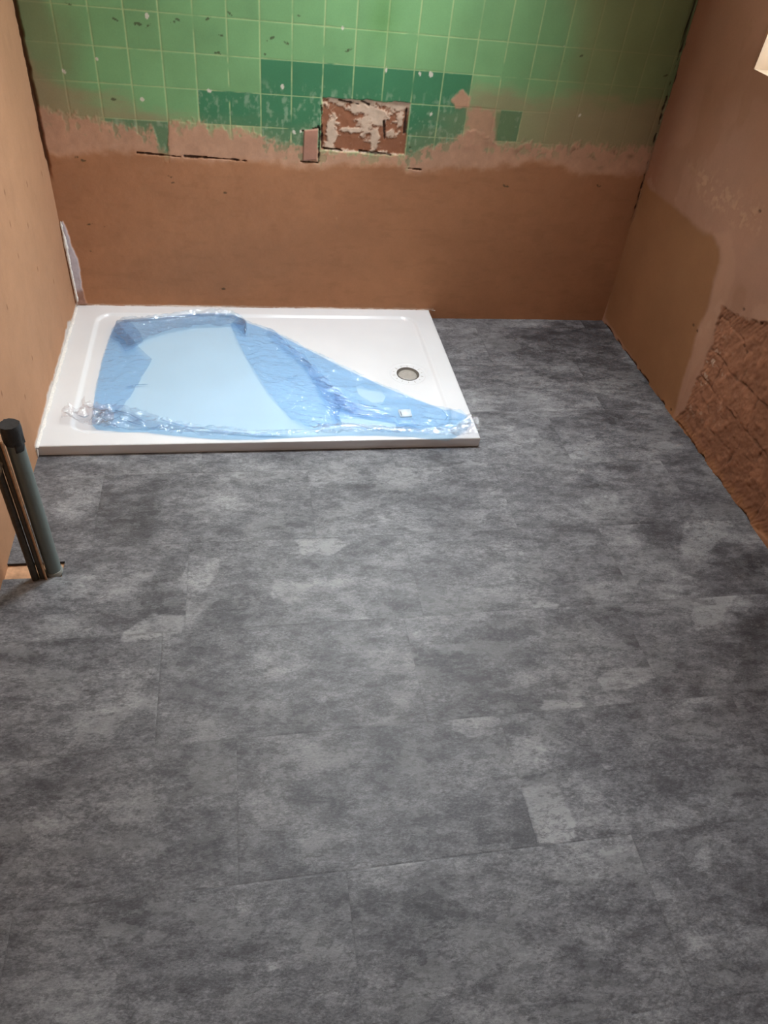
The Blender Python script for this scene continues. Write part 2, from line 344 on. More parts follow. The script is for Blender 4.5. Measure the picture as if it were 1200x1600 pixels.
# ---- left wall
def left_fn(U, V):
    A = fbm(U, V, 3, 5, 81); B = fbm(U, V, 40, 5, 82); S = fbm(U, V * .3, 26, 3, 83)
    col = lin((181, 137, 105)) * (.92 + .16 * A[..., None]) * (.97 + .06 * B[..., None]); d = (fbm(U, V, 2, 3, 85) - .5) * .010
    marks = P_left([(17, 350), (45, 352), (85, 440), (40, 620), (22, 660), (3, 615), (66, 272), (44, 288), (30, 400), (52, 560), (12, 480), (60, 420), (8, 300)])
    for n, (a, b) in enumerate(marks):
        e = np.exp(-(((U - a) / .005) ** 2 + ((V - b) / .010) ** 2)); col = mixc(col, (120, 80, 56), ss(.25, .6, e * (.6 + .8 * B)) * .6)
    sl = ss(.60, .80, S) * .05; col *= (1 - sl)[..., None]
    e = ss(.020, .006, -U + (B - .5) * .022) * ss(.60, .68, V + (B - .5) * .06); col = mixc(col, lin((96, 58, 34)) * (.6 + .8 * B[..., None]), e); d -= e * .010
    e = ss(.035, .010, -U + (B - .5) * .03) * ss(.60, .68, V) * .35; col = mixc(col, (150, 100, 72), e)
    wt = .044 + .030 * fbm(U, U * 0, 9, 4, 88, .6) * ss(-.08, -.2, U) * ss(-1.0, -.75, U); wl = ss(.004, -.002, V - wt + (B - .5) * .016) * (U > -.945) * (V > .03); col = mixc(col, lin((216, 212, 208)) * (.8 + .35 * B[..., None]), wl * .92); d += wl * .003
    return np.stack([d - .002, U, V], -1), col
ys2 = np.sort(-axis(-.02, -ROOM_FRONT + .1, .004, (), (1.60, .06))); zs2 = axis(-.03, CEIL, .004, (), (1.15, .06))
wl = link(gridmesh('wall_left', ys2, zs2, left_fn), 'wall_left', M_plaster)
tag(wl, 'left wall of smooth pale brown plaster', kind='structure')

# ---- front wall behind the camera, ceiling
def plain(col, f):
    def fn(U, V): return f(U, V), (lin(col) * (.92 + .16 * fbm(U, V, 3, 3, 91)[..., None]))
    return fn
wf = link(gridmesh('wall_front', axis(-.05, 2.45, .1), axis(-.03, CEIL, .1), plain((165, 134, 112), lambda U, V: np.stack([U, U * 0 + ROOM_FRONT, V], -1))), 'wall_front', M_plaster)
tag(wf, 'plastered wall behind the camera', kind='structure')
ce = link(gridmesh('ceiling', axis(-.05, 2.45, .1), axis(ROOM_FRONT - .05, .05, .1), plain((190, 186, 180), lambda U, V: np.stack([U, V, U * 0 + CEIL], -1)), flip=True), 'ceiling', M_plaster)
tag(ce, 'pale plastered ceiling', kind='structure')

# ---- floor: stone-pattern vinyl planks, 0.654 x 0.328
ROWS = [(-.08, .40), (-.400, .12), (-.722, .52), (-1.041, .215), (-1.362, .49), (-1.686, .433), (-2.016, .620), (-2.344, .189), (-2.672, .45), (-3.0, .3), (-3.33, .6), (-3.66, .1)]
CUT = (0.0, 0.150, -1.470, -1.412)
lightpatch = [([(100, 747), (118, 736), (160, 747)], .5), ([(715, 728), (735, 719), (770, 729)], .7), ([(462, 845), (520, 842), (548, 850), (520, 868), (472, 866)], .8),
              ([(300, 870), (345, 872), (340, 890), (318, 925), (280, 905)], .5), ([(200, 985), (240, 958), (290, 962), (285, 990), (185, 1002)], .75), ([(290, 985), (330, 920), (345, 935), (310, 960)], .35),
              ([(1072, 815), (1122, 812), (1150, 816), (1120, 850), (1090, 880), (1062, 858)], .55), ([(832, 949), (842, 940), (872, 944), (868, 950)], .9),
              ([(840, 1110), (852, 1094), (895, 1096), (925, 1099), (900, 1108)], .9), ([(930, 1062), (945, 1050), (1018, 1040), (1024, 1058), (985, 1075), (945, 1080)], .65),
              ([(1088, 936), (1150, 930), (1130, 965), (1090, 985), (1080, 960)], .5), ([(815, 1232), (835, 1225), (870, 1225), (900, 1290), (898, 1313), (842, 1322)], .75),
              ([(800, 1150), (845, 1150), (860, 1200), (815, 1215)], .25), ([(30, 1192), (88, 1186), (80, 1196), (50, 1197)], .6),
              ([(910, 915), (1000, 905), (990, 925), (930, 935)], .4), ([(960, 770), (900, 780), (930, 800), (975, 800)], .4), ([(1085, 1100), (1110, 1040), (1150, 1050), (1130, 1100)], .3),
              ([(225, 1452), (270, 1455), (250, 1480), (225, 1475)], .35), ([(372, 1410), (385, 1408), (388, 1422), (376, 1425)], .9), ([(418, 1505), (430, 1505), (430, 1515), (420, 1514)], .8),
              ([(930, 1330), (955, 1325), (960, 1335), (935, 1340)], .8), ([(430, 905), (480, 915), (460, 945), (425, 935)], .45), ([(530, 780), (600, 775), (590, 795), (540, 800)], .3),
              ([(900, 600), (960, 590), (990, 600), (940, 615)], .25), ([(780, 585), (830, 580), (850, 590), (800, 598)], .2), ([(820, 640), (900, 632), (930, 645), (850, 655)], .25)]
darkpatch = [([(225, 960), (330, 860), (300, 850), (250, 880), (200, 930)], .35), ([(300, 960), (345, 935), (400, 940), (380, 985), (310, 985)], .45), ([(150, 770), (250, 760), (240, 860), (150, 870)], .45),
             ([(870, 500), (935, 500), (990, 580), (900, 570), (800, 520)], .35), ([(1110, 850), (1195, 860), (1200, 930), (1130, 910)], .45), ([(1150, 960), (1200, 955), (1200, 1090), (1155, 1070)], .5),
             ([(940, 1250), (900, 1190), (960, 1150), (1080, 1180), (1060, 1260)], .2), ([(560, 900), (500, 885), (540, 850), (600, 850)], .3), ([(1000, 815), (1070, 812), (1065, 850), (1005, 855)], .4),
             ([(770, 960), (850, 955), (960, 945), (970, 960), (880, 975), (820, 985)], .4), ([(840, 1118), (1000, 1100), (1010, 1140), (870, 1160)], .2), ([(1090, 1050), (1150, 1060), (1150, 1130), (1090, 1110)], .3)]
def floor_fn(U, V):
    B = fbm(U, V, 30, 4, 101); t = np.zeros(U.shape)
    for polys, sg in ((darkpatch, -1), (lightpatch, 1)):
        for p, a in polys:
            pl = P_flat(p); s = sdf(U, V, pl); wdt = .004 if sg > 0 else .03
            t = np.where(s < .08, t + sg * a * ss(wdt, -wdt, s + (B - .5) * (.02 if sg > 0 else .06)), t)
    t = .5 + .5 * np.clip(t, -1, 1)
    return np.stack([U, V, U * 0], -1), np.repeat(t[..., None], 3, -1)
def slice_ax(a, b, st, marks): return axis(a, b, st, marks)
fx_ = axis(-.03, 2.45, .005, (CUT[1],)); fy_ = axis(ROOM_FRONT - .05, .03, .005, (CUT[2], CUT[3]))
M_floor, nt, bs, out = newmat('stone_vinyl_planks'); k = NT(nt)
pos = k.n('ShaderNodeTexCoord').outputs['Object']; sp = k.n('ShaderNodeSeparateXYZ'); k.l(pos, sp.inputs[0]); X, Y = sp.outputs[0], sp.outputs[1]
PL = .654
# row index & joint offset by comparing Y with each course line
idx = 0.0; offs = None; seam = None
rowv = None
for n, (yy, xo) in enumerate(ROWS):
    below = k.m('LESS_THAN', Y, yy)                      # 1 if this course (or a nearer one) has started
    prev = ROWS[n - 1][1] if n else .28
    o_ = k.m('MULTIPLY', below, xo - prev)
    offs = o_ if offs is None else k.m('ADD', offs, o_)
    rowv = below if rowv is None else k.m('ADD', rowv, below)
    dd = k.m('ABSOLUTE', k.m('SUBTRACT', Y, yy)); seam = dd if seam is None else k.m('MINIMUM', seam, dd)
offs = k.m('ADD', offs, .28)
cx = k.m('DIVIDE', k.m('SUBTRACT', X, offs), PL); ci = k.m('FLOOR', cx); cf = k.m('SUBTRACT', cx, ci)
ex = k.m('MULTIPLY', k.m('MINIMUM', cf, k.m('SUBTRACT', 1.0, cf)), PL)
seam = k.m('MINIMUM', seam, ex)
cv = k.n('ShaderNodeCombineXYZ'); k.l(k.m('ADD', k.m('MULTIPLY', ci, 3.7), k.m('MULTIPLY', rowv, 1.93)), cv.inputs[0]); k.l(k.m('MULTIPLY', rowv, 5.31), cv.inputs[1]); k.l(k.m('MULTIPLY', ci, 2.11), cv.inputs[2])
va = k.n('ShaderNodeVectorMath', operation='ADD'); k.l(pos, va.inputs[0]); k.l(cv.outputs[0], va.inputs[1]); pv = va.outputs[0]
p1 = k.map(pv, (1, 1.6, 1), (0, 0, .25)); p2 = k.map(pv, (1, 2.3, 1), (0, 0, .35))
n1 = k.noise(p1, 4.2, 11, .66, .15); n2 = k.noise(p2, 13, 12, .82, .2); n3 = k.noise(p2, 75, 8, .85, .1); n4 = k.noise(p1, 5.5, 10, .64, .3); n5 = k.noise(k.map(pv, (1, 1.8, 1), (0, 0, .5)), 150, 6, .7)
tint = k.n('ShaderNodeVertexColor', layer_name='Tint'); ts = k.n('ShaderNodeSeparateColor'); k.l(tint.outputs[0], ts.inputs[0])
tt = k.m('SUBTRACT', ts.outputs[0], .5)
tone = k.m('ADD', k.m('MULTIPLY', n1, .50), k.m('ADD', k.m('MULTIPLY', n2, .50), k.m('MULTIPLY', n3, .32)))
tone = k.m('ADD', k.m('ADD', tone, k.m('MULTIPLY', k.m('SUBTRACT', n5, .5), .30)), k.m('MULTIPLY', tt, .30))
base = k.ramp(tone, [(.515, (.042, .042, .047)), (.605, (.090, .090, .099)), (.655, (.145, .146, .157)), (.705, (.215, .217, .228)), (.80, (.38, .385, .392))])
patchm = k.ramp(k.m('ADD', n4, k.m('MULTIPLY', tt, .45)), [(.565, (0, 0, 0)), (.58, (1, 1, 1))])      # hard-edged pale slate flakes
base = k.mix(k.m('MULTIPLY', patchm, .40), base, (.25, .255, .26, 1))
vein = k.ramp(k.m('ABSOLUTE', k.m('SUBTRACT', n2, .5)), [(0, (1, 1, 1)), (.012, (0, 0, 0))])
vmask = k.ramp(k.noise(p1, 11, 3, .5), [(.5, (0, 0, 0)), (.6, (1, 1, 1))])
base = k.mix(k.m('MULTIPLY', k.m('MULTIPLY', vein, vmask), .6), base, (.33, .34, .34, 1))
mp = k.ramp(k.noise(k.map(pv, (1, 1.7, 1), (0, 0, .2)), 15, 9, .70, .15), [(.535, (0, 0, 0)), (.555, (1, 1, 1))])
base = k.mix(k.m('MULTIPLY', mp, .20), base, (.32, .325, .335, 1))
mq = k.ramp(k.noise(k.map(pv, (1, 1.9, 1), (0, 0, .4), (3.1, 1.7, 0)), 19, 9, .74, .15), [(.425, (1, 1, 1)), (.445, (0, 0, 0))])
base = k.mix(k.m('MULTIPLY', mq, .42), base, (.060, .060, .066, 1))
fleck = k.ramp(k.m('ADD', k.m('MULTIPLY', n5, .6), k.m('MULTIPLY', n3, .4)), [(.58, (0, 0, 0)), (.66, (1, 1, 1))])
base = k.mix(k.m('MULTIPLY', fleck, .42), base, (.36, .37, .375, 1))
dfl = k.ramp(k.noise(p2, 42, 7, .8, .1), [(.36, (1, 1, 1)), (.43, (0, 0, 0))])
base = k.mix(k.m('MULTIPLY', dfl, .65), base, (.05, .05, .054, 1))
crk = k.ramp(k.m('ABSOLUTE', k.m('SUBTRACT', n1, .53)), [(0, (1, 1, 1)), (.010, (0, 0, 0))])
base = k.mix(k.m('MULTIPLY', crk, .5), base, (.045, .045, .048, 1))
sm = k.ramp(seam, [(.0, (1, 1, 1)), (.0011, (1, 1, 1)), (.0020, (0, 0, 0))])
smn = k.ramp(k.noise(pos, 6, 2), [(.42, (.1, .1, .1)), (.6, (1, 1, 1))])
base = k.mix(k.m('MULTIPLY', sm, k.m('MULTIPLY', smn, .38)), base, (.05, .05, .052, 1))
k.l(base, bs.inputs['Base Color'])
k.l(k.ramp(k.m('ADD', n2, k.m('MULTIPLY', n3, .3)), [(.4, (.52, .52, .52)), (.85, (.38, .38, .38))]), bs.inputs['Roughness'])
bh = k.m('ADD', k.m('MULTIPLY', n2, .6), k.m('ADD', k.m('MULTIPLY', n3, .5), k.m('MULTIPLY', sm, -.25)))
k.l(k.bump(bh, .45, .0022), bs.inputs['Normal']); bs.inputs['Specular IOR Level'].default_value = .6
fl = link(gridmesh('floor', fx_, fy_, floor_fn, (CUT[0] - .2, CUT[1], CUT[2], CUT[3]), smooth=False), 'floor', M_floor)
tag(fl, 'grey stone-pattern vinyl plank floor', kind='structure')

def boxmesh(name, boxes, bev=0.0, seg=2):
    import bmesh
    bm = bmesh.new()
    for (x0, x1, y0, y1, z0, z1) in boxes:
        r = bmesh.ops.create_cube(bm, size=1, matrix=Matrix.Translation(((x0 + x1) / 2, (y0 + y1) / 2, (z0 + z1) / 2)) @ Matrix.Diagonal((x1 - x0, y1 - y0, z1 - z0, 1)))
    if bev: bmesh.ops.bevel(bm, geom=bm.edges[:], offset=bev, segments=seg, affect='EDGES')
    me = bpy.data.meshes.new(name); bm.to_mesh(me); bm.free(); return me
# bare screed under the vinyl, seen through the cut-out at the pipes, and the vinyl's cut edge
M_sub = simple('sandy_screed', (214, 166, 128), .95, noise=.25, nscale=45, bump=.002)
sb = link(boxmesh('floor_screed', [(-.03, 2.45, ROOM_FRONT, .03, -.10, -.009)]), 'floor_screed', M_sub); tag(sb, 'sandy screed bared in the cut-out', kind='structure')
M_edge = simple('vinyl_edge', (46, 45, 46), .7)  # near-black: the shade on the cut edge is put into its colour
ed = link(boxmesh('trim_1', [(-.01, CUT[1] + .004, CUT[3], CUT[3] + .003, -.009, -.0003), (-.01, CUT[1] + .004, CUT[2] - .003, CUT[2], -.009, -.0003), (CUT[1], CUT[1] + .003, CUT[2], CUT[3], -.009, -.0003)]), 'trim_1', M_edge)
tag(ed, kind='structure')

# ---- windows
M_reveal = simple('cream_reveal', (206, 186, 164), .7, noise=.05)
M_upvc = simple('white_window_frame', (235, 235, 232), .35, noise=.02)
M_glass, nt, bs, out = newmat('window_glass'); k = NT(nt)
tr = k.n('ShaderNodeBsdfTransparent'); tr.inputs[0].default_value = (.95, .97, .96, 1); gl = k.n('ShaderNodeBsdfGlossy'); gl.inputs['Roughness'].default_value = .02
fr = k.n('ShaderNodeFresnel'); mx = k.n('ShaderNodeMixShader'); k.l(fr.outputs[0], mx.inputs[0]); k.l(tr.outputs[0], mx.inputs[1]); k.l(gl.outputs[0], mx.inputs[2]); k.l(mx.outputs[0], out.inputs[0])
def window(n, kind, a0, a1, z0, z1, base, depth, lab):
    """reveal tube through the wall, then frame and pane at its outer end"""
    r = bpy.data.objects.new('window_%d' % n, None); COL.objects.link(r); tag(r, lab, kind='structure')
    t = .03
    def B(u0, u1, d0, d1, q0, q1):     # u along wall, d outwards, q up
        return (base + d0, base + d1, u0, u1, q0, q1) if kind == 'x' else (u0, u1, base + d0, base + d1, q0, q1)
    link(boxmesh('reveal', [B(a0 - t, a0, 0.02, depth, z0 - t, z1 + t), B(a1, a1 + t, 0.02, depth, z0 - t, z1 + t), B(a0, a1, 0.02, depth, z1, z1 + t), B(a0, a1, .02, depth, z0 - t, z0)]), 'reveal', M_reveal, r)
    f = .05; mid = (a0 + a1) / 2; d0 = depth - .07; d1 = depth - .01
    link(boxmesh('window_frame', [B(a0, a0 + f, d0, d1, z0, z1), B(a1 - f, a1, d0, d1, z0, z1), B(a0 + f, a1 - f, d0, d1, z0, z0 + f), B(a0 + f, a1 - f, d0, d1, z1 - f, z1), B(mid - .02, mid + .02, d0, d1, z0 + f, z1 - f)], .003), 'window_frame', M_upvc, r)
    for (p, q) in ((a0 + f, mid - .02), (mid + .02, a1 - f)):
        link(boxmesh('pane', [B(p, q, d0 + .025, d0 + .029, z0 + f, z1 - f)]), 'pane', M_glass, r)
window(1, 'x', WR[0], WR[1], WR[2], WR[3], 2.292, .34, 'window in the right wall with cream reveal')
window(2, 'y', WB[0], WB[1], WB[2], WB[3], -.01, .26, 'high window in the back wall')

# ============================================================ SHOWER TRAY
TW, TD, TH = 1.5, .935, .0405
tray = root('shower_tray', (TW / 2, -TD / 2, 0), 'low rectangular white shower tray in the back left corner', 'shower tray')
inv = Vector((-TW / 2, TD / 2, 0))
M_tray, nt, bs, out = newmat('white_acrylic'); k = NT(nt); bs.inputs['Roughness'].default_value = .22; bs.inputs['Specular IOR Level'].default_value = .5
g = k.n('ShaderNodeTexCoord').outputs['Object']; f = k.noise(g, 4, 4, .5)
k.l(k.ramp(f, [(.3, (.77, .785, .80)), (.7, (.82, .835, .85))]), bs.inputs['Base Color'])
DR = on(637.5, 583, 2, TH - .008); DRX, DRY = DR[0], DR[1]
RIN = (.085, TW - .075, -TD + .062, -.060); RRAD = .07; RDEP = .0095
def tray_z(x, y):
    cx = (RIN[0] + RIN[1]) / 2; cy = (RIN[2] + RIN[3]) / 2; hx = (RIN[1] - RIN[0]) / 2 - RRAD; hy = (RIN[3] - RIN[2]) / 2 - RRAD
    qx = np.abs(x - cx) - hx; qy = np.abs(y - cy) - hy
    s = np.hypot(np.maximum(qx, 0), np.maximum(qy, 0)) + np.minimum(np.maximum(qx, qy), 0) - RRAD
    r = np.hypot(x - DRX, y - DRY)
    z = TH - RDEP * ss(0, -.017, s) - .004 * ss(.7, .1, r) * ss(-.02, -.12, s)
    z = z - .0012 * (ss(.066, .068, r) - ss(.070, .072, r)) + .0008 * (ss(.072, .074, r) - ss(.080, .083, r))
    e = np.minimum(np.minimum(x, TW - x), np.minimum(-y, TD + y)); z = z - .003 * (1 - ss(0, .004, e)) ** 2
    return z
def cdt(boundary, inner, holes=()):
    """triangulate inside boundary, using inner points; holes are extra loops whose inside is removed"""
    pts = [Vector(p) for p in boundary]; edges = [(i, (i + 1) % len(boundary)) for i in range(len(boundary))]
    for h in holes:
        b = len(pts); pts += [Vector(p) for p in h]; edges += [(b + i, b + (i + 1) % len(h)) for i in range(len(h))]
    pts += [Vector(p) for p in inner]
    v, e, f, *_ = delaunay_2d_cdt(pts, edges, [], 0, 1e-6)
    v = np.array([tuple(p) for p in v]); f = np.array([t for t in f if len(t) == 3]); c = v[f].mean(1)
    keep = sdf(c[:, 0], c[:, 1], boundary) < 0
    for h in holes: keep &= sdf(c[:, 0], c[:, 1], h) > 0
    f = f[keep]; a = v[f[:, 1]] - v[f[:, 0]]; b = v[f[:, 2]] - v[f[:, 0]]
    neg = (a[:, 0] * b[:, 1] - a[:, 1] * b[:, 0]) < 0; f[neg] = f[neg][:, ::-1]
    return v, f
def densify(poly, st, close=True):
    o = []
    for i in range(len(poly)):
        a = np.array(poly[i]); b = np.array(poly[(i + 1) % len(poly)]); n = max(1, int(np.linalg.norm(b - a) / st))
        for j in range(n): o.append(tuple(a + (b - a) * j / n))
    return o
edge = []
rect = densify([(0, -TD), (TW, -TD), (TW, 0), (0, 0)], .01)
HR = .0455
circ = [(DRX + HR * math.cos(t), DRY + HR * math.sin(t)) for t in np.linspace(0, 2 * math.pi, 49)[:-1]]
xs = np.concatenate([[.0015, .003, .005], np.arange(.012, .07, .012), np.arange(.075, .125, .0035), np.arange(.13, 1.37, .012), np.arange(1.37, 1.43, .0035), np.arange(1.435, 1.49, .012), [1.495, 1.497, 1.4985]])
yy = -np.concatenate([[.0015, .003, .005], np.arange(.012, .05, .012), np.arange(.055, .09, .003), np.arange(.095, .84, .012), np.arange(.845, .885, .003), np.arange(.89, .925, .012), [.930, .932, .9335]])
gx, gy = np.meshgrid(xs, yy); gx = gx.ravel(); gy = gy.ravel(); kk = np.hypot(gx - DRX, gy - DRY) > .095
pts = list(zip(gx[kk], gy[kk]))
for r in (.048, .052, .057, .062, .0655, .067, .0685, .070, .0715, .073, .0745, .077, .080, .083, .088):
    pts += [(DRX + r * math.cos(t), DRY + r * math.sin(t)) for t in np.linspace(0, 2 * math.pi, 65)[:-1]]
for cx_, cy_ in ((RIN[0] + RRAD, RIN[3] - RRAD), (RIN[1] - RRAD, RIN[3] - RRAD), (RIN[0] + RRAD, RIN[2] + RRAD), (RIN[1] - RRAD, RIN[2] + RRAD)):
    sx = -1 if cx_ < .7 else 1; sy = 1 if cy_ > -.4 else -1
    for r in np.arange(RRAD - .024, RRAD + .002, .003):
        pts += [(cx_ + sx * r * math.cos(t), cy_ + sy * r * math.sin(t)) for t in np.linspace(.02, math.pi / 2 - .02, 16)]
v, f = cdt(rect, pts, [circ])
z = tray_z(v[:, 0], v[:, 1]); Vt = np.column_stack([v[:, 0], v[:, 1], z])
nb = len(Vt); lo = [(x, y, TH - .004) for x, y in rect] + [(x + (.0 if 0 < x < TW else (.002 if x == 0 else -.002)), y + (.002 if y == -TD else 0), .001) for x, y in rect]
# skirt: top edge ring, lower ring
ring0 = [int(np.argmin(np.hypot(v[:, 0] - x, v[:, 1] - y))) for x, y in rect]; n = len(rect)
V2 = np.vstack([Vt, np.array(lo)]); F2 = list(map(tuple, f))
for i in range(n):
    j = (i + 1) % n; a, b = ring0[i], ring0[j]; c, d = nb + i, nb + j; e1, g1 = nb + n + i, nb + n + j
    F2 += [(a, c, b), (b, c, d), (c, e1, d), (d, e1, g1)]
hb = len(V2); hr = [int(np.argmin(np.hypot(v[:, 0] - x, v[:, 1] - y))) for x, y in circ]; mlen = len(circ)
V2 = np.vstack([V2, [(x, y, TH - .020) for x, y in circ]])
for i in range(mlen):
    j = (i + 1) % mlen; F2 += [(hr[i], hr[j], hb + i), (hr[j], hb + j, hb + i)]
me = npmesh('tray_body', V2 + np.array(inv), F2)
try: me.set_sharp_from_angle(angle=math.radians(50))
except Exception: pass
link(me, 'tray_body', M_tray, tray)
def lathe(prof, n=48, cx=0, cy=0):
    V = []; F = []
    for r, z in prof:
        for t in range(n): V.append((cx + r * math.cos(2 * math.pi * t / n), cy + r * math.sin(2 * math.pi * t / n), z))
    for i in range(len(prof) - 1):
        for t in range(n):
            u = (t + 1) % n; F.append((i * n + t, i * n + u, (i + 1) * n + u, (i + 1) * n + t))
    return np.array(V), np.array(F)
M_waste = simple('grey_waste_fitting', (176, 170, 162), .45, noise=.15, nscale=90)
M_dark = simple('dark_gap', (40, 36, 32), .8)
zb = TH - .020
prof = [(.001, zb + .004), (.012, zb + .0042), (.020, zb + .0035), (.0215, zb + .0045), (.028, zb + .0045), (.0295, zb + .0035), (.036, zb + .004), (.0375, zb + .001), (.0385, zb - .006)]
V_, F_ = lathe(prof, 48, DRX, DRY); dr = link(npmesh('waste_cover', V_ + np.array(inv), F_), 'waste_cover', M_waste, tray); dr['label'] = 'grey plastic waste cover'
V_, F_ = lathe([(.0452, zb + .010), (.0450, zb + .004), (.0425, zb + .002), (.0425, zb - .008), (.002, zb - .009)], 48, DRX, DRY); link(npmesh('waste_ring', V_ + np.array(inv), F_), 'waste_ring', simple('waste_seal', (130, 124, 116), .6), tray)
# small raised arrows moulded around the outlet
import bmesh
bm = bmesh.new(); bmesh.ops.create_cube(bm, size=1); me = bpy.data.meshes.new('moulded_mark'); bm.to_mesh(me); bm.free()
M_mark = simple('moulded_marks', (176, 172, 166), .5)
for t in range(14):
    a = t * 2 * math.pi / 14 + .1; L = .010 if t % 2 else .006; r = .0575
    x = DRX + r * math.cos(a); y = DRY + r * math.sin(a); zz = float(tray_z(np.array(x), np.array(y)))
    mk_ = link(me, 'moulded_mark', None, tray)
    if t == 0: me.materials.append(M_mark)
    mk_.location = Vector((x, y, zz)) + inv; mk_.rotation_euler = (0, 0, a); mk_.scale = (L, .0022, .0016)

# ============================================================ SEALANT AND FILLER
M_fill = simple('white_filler', (232, 228, 222), .75, noise=.14, nscale=120, bump=.002)
def bead(path, rad, seed, mat, name, flat=.6, seg=.006):
    """lumpy hand-run strip along a path of (x,y,z)"""
    rr = np.random.RandomState(seed); P = []
    for a, b in zip(path[:-1], path[1:]):
        a = np.array(a); b = np.array(b); n = max(1, int(np.linalg.norm(b - a) / seg))
        P += [a + (b - a) * i / n for i in range(n)]
    P.append(np.array(path[-1])); P = np.array(P); n = len(P); s = np.arange(n) * seg
    w_ = rad * (.3 + 1.4 * fbm(s, s * 0, 34, 4, seed)) ; V = []; F = []; K = 10
    for i in range(n):
        t = P[min(i + 1, n - 1)] - P[max(i - 1, 0)]; t /= np.linalg.norm(t); up = np.array([0, 0, 1.0]) if abs(t[2]) < .8 else np.array([0, 1.0, 0])
        sd = np.cross(t, up); sd /= np.linalg.norm(sd); u2 = np.cross(sd, t)
        en = min(1, (i + .5) / 3, (n - i - .5) / 3)
        for q in range(K):
            a = 2 * math.pi * q / K; w2 = w_[i] * en * (1 + .35 * (rr.rand() - .5)); V.append(P[i] + sd * math.cos(a) * w2 + u2 * math.sin(a) * w2 * flat)
    for i in range(n - 1):
        for q in range(K): F.append((i * K + q, i * K + (q + 1) % K, (i + 1) * K + (q + 1) % K, (i + 1) * K + q))
    return npmesh(name, V, F)
sb1 = link(bead([(.003, -.02, TH + .001), (.003, -.30, TH + .002), (.002, -.55, TH + .001), (.004, -.80, TH), (.001, -.942, TH - .002), (.0, -.945, .003)], .0075, 3, M_fill, 'sealant_bead'), 'sealant_bead', M_fill)
tag(sb1, 'lumpy white filler strip along the tray edge at the left wall', 'sealant')
sb2 = link(bead([(.05, -.001, TH + .001), (.6, .0, TH + .001), (1.2, 0, TH), (1.49, 0, TH), (1.54, 0, TH - .003)], .0045, 5, M_fill, 'sealant_bead'), 'sealant_bead', simple('dusty_filler', (222, 208, 196), .8, noise=.2, nscale=120, bump=.002))
tag(sb2, 'thin dusty sealant line along the tray edge at the back wall', 'sealant')
zc = P_back([(97, 345), (113, 415), (128, 474)])
sb3 = link(bead([(.004, -.004, zc[0][1]), (.006, -.006, zc[0][1] - .06), (.006, -.007, zc[1][1]), (.006, -.006, .12), (.008, -.007, .05)], .0062, 8, M_fill, 'corner_filler', .9), 'corner_filler', M_fill)
tag(sb3, 'ragged white filler up the back left corner above the tray', 'filler')

# ============================================================ PROTECTIVE FILM
def filmmat(name, c, spec, f0=.07):
    m, nt, bs, out = newmat(name); k = NT(nt); nt.nodes.remove(bs)
    tr = k.n('ShaderNodeBsdfTransparent'); tr.inputs[0].default_value = (*c, 1)
    gl = k.n('ShaderNodeBsdfGlossy'); gl.inputs['Roughness'].default_value = .10; gl.inputs[0].default_value = (1, 1, 1, 1)
    g = k.n('ShaderNodeTexCoord').outputs['Object']; h = k.noise(k.map(g, (1, 2.2, 1), (0, 0, .5)), 26, 4, .6, 1.2); h2 = k.noise(g, 90, 3, .5, .5)
    bp = k.bump(k.m('ADD', h, k.m('MULTIPLY', h2, .25)), spec, .006); k.l(bp, gl.inputs['Normal'])
    ge = k.n('ShaderNodeNewGeometry'); dt = k.n('ShaderNodeVectorMath', operation='DOT_PRODUCT'); k.l(ge.outputs['Incoming'], dt.inputs[0]); k.l(bp, dt.inputs[1])
    fz_ = k.m('POWER', k.m('SUBTRACT', 1.0, k.m('ABSOLUTE', dt.outputs['Value']), clamp=True), 5.0)
    fr = k.m('ADD', f0, k.m('MULTIPLY', fz_, .75))
    df = k.n('ShaderNodeBsdfDiffuse'); df.inputs[0].default_value = (c[0] * .85, c[1], 1, 1)
    m0 = k.n('ShaderNodeMixShader'); m0.inputs[0].default_value = .06; k.l(tr.outputs[0], m0.inputs[1]); k.l(df.outputs[0], m0.inputs[2])
    mx = k.n('ShaderNodeMixShader'); k.l(fr, mx.inputs[0]); k.l(m0.outputs[0], mx.inputs[1]); k.l(gl.outputs[0], mx.inputs[2]); k.l(mx.outputs[0], out.inputs[0])
    return m
M_film = filmmat('blue_film', (.765, .90, 1.0), .12, .035)
M_fold = filmmat('blue_film_creased', (.785, .885, .985), .75, .05)
M_crumple = filmmat('blue_film_crumpled', (.80, .895, .985), 1.0, .16)
M_crease = filmmat('blue_film_deep_crease', (.76, .86, .98), .8, .065)
M_clear = filmmat('clear_film', (.965, .965, .99), .9, .18)
film = root('protective_film', (.72, -.55, TH), 'half-peeled crumpled blue protective film lying in the shower tray', 'protective film')
finv = Vector((-.72, .55, -TH))
outer = [(183, 502), (195, 498), (225, 497), (262, 493), (300, 490), (335, 489), (362, 490), (378, 494), (384, 501), (400, 506), (430, 517), (465, 535), (500, 552), (535, 570), (570, 586), (600, 600), (630, 612), (660, 624), (690, 636), (718, 645), (733, 652),
         (738, 660), (730, 672), (712, 684), (700, 688), (680, 687), (640, 683), (590, 681), (540, 681), (500, 682), (450, 685), (400, 687.5), (350, 687.5), (310, 685), (260, 680), (210, 674), (170, 670), (150, 668), (143, 660), (144, 640), (148, 615), (153, 590), (160, 560), (168, 535), (175, 515)]
STK = on(633.5, 642.5, 2, TH)
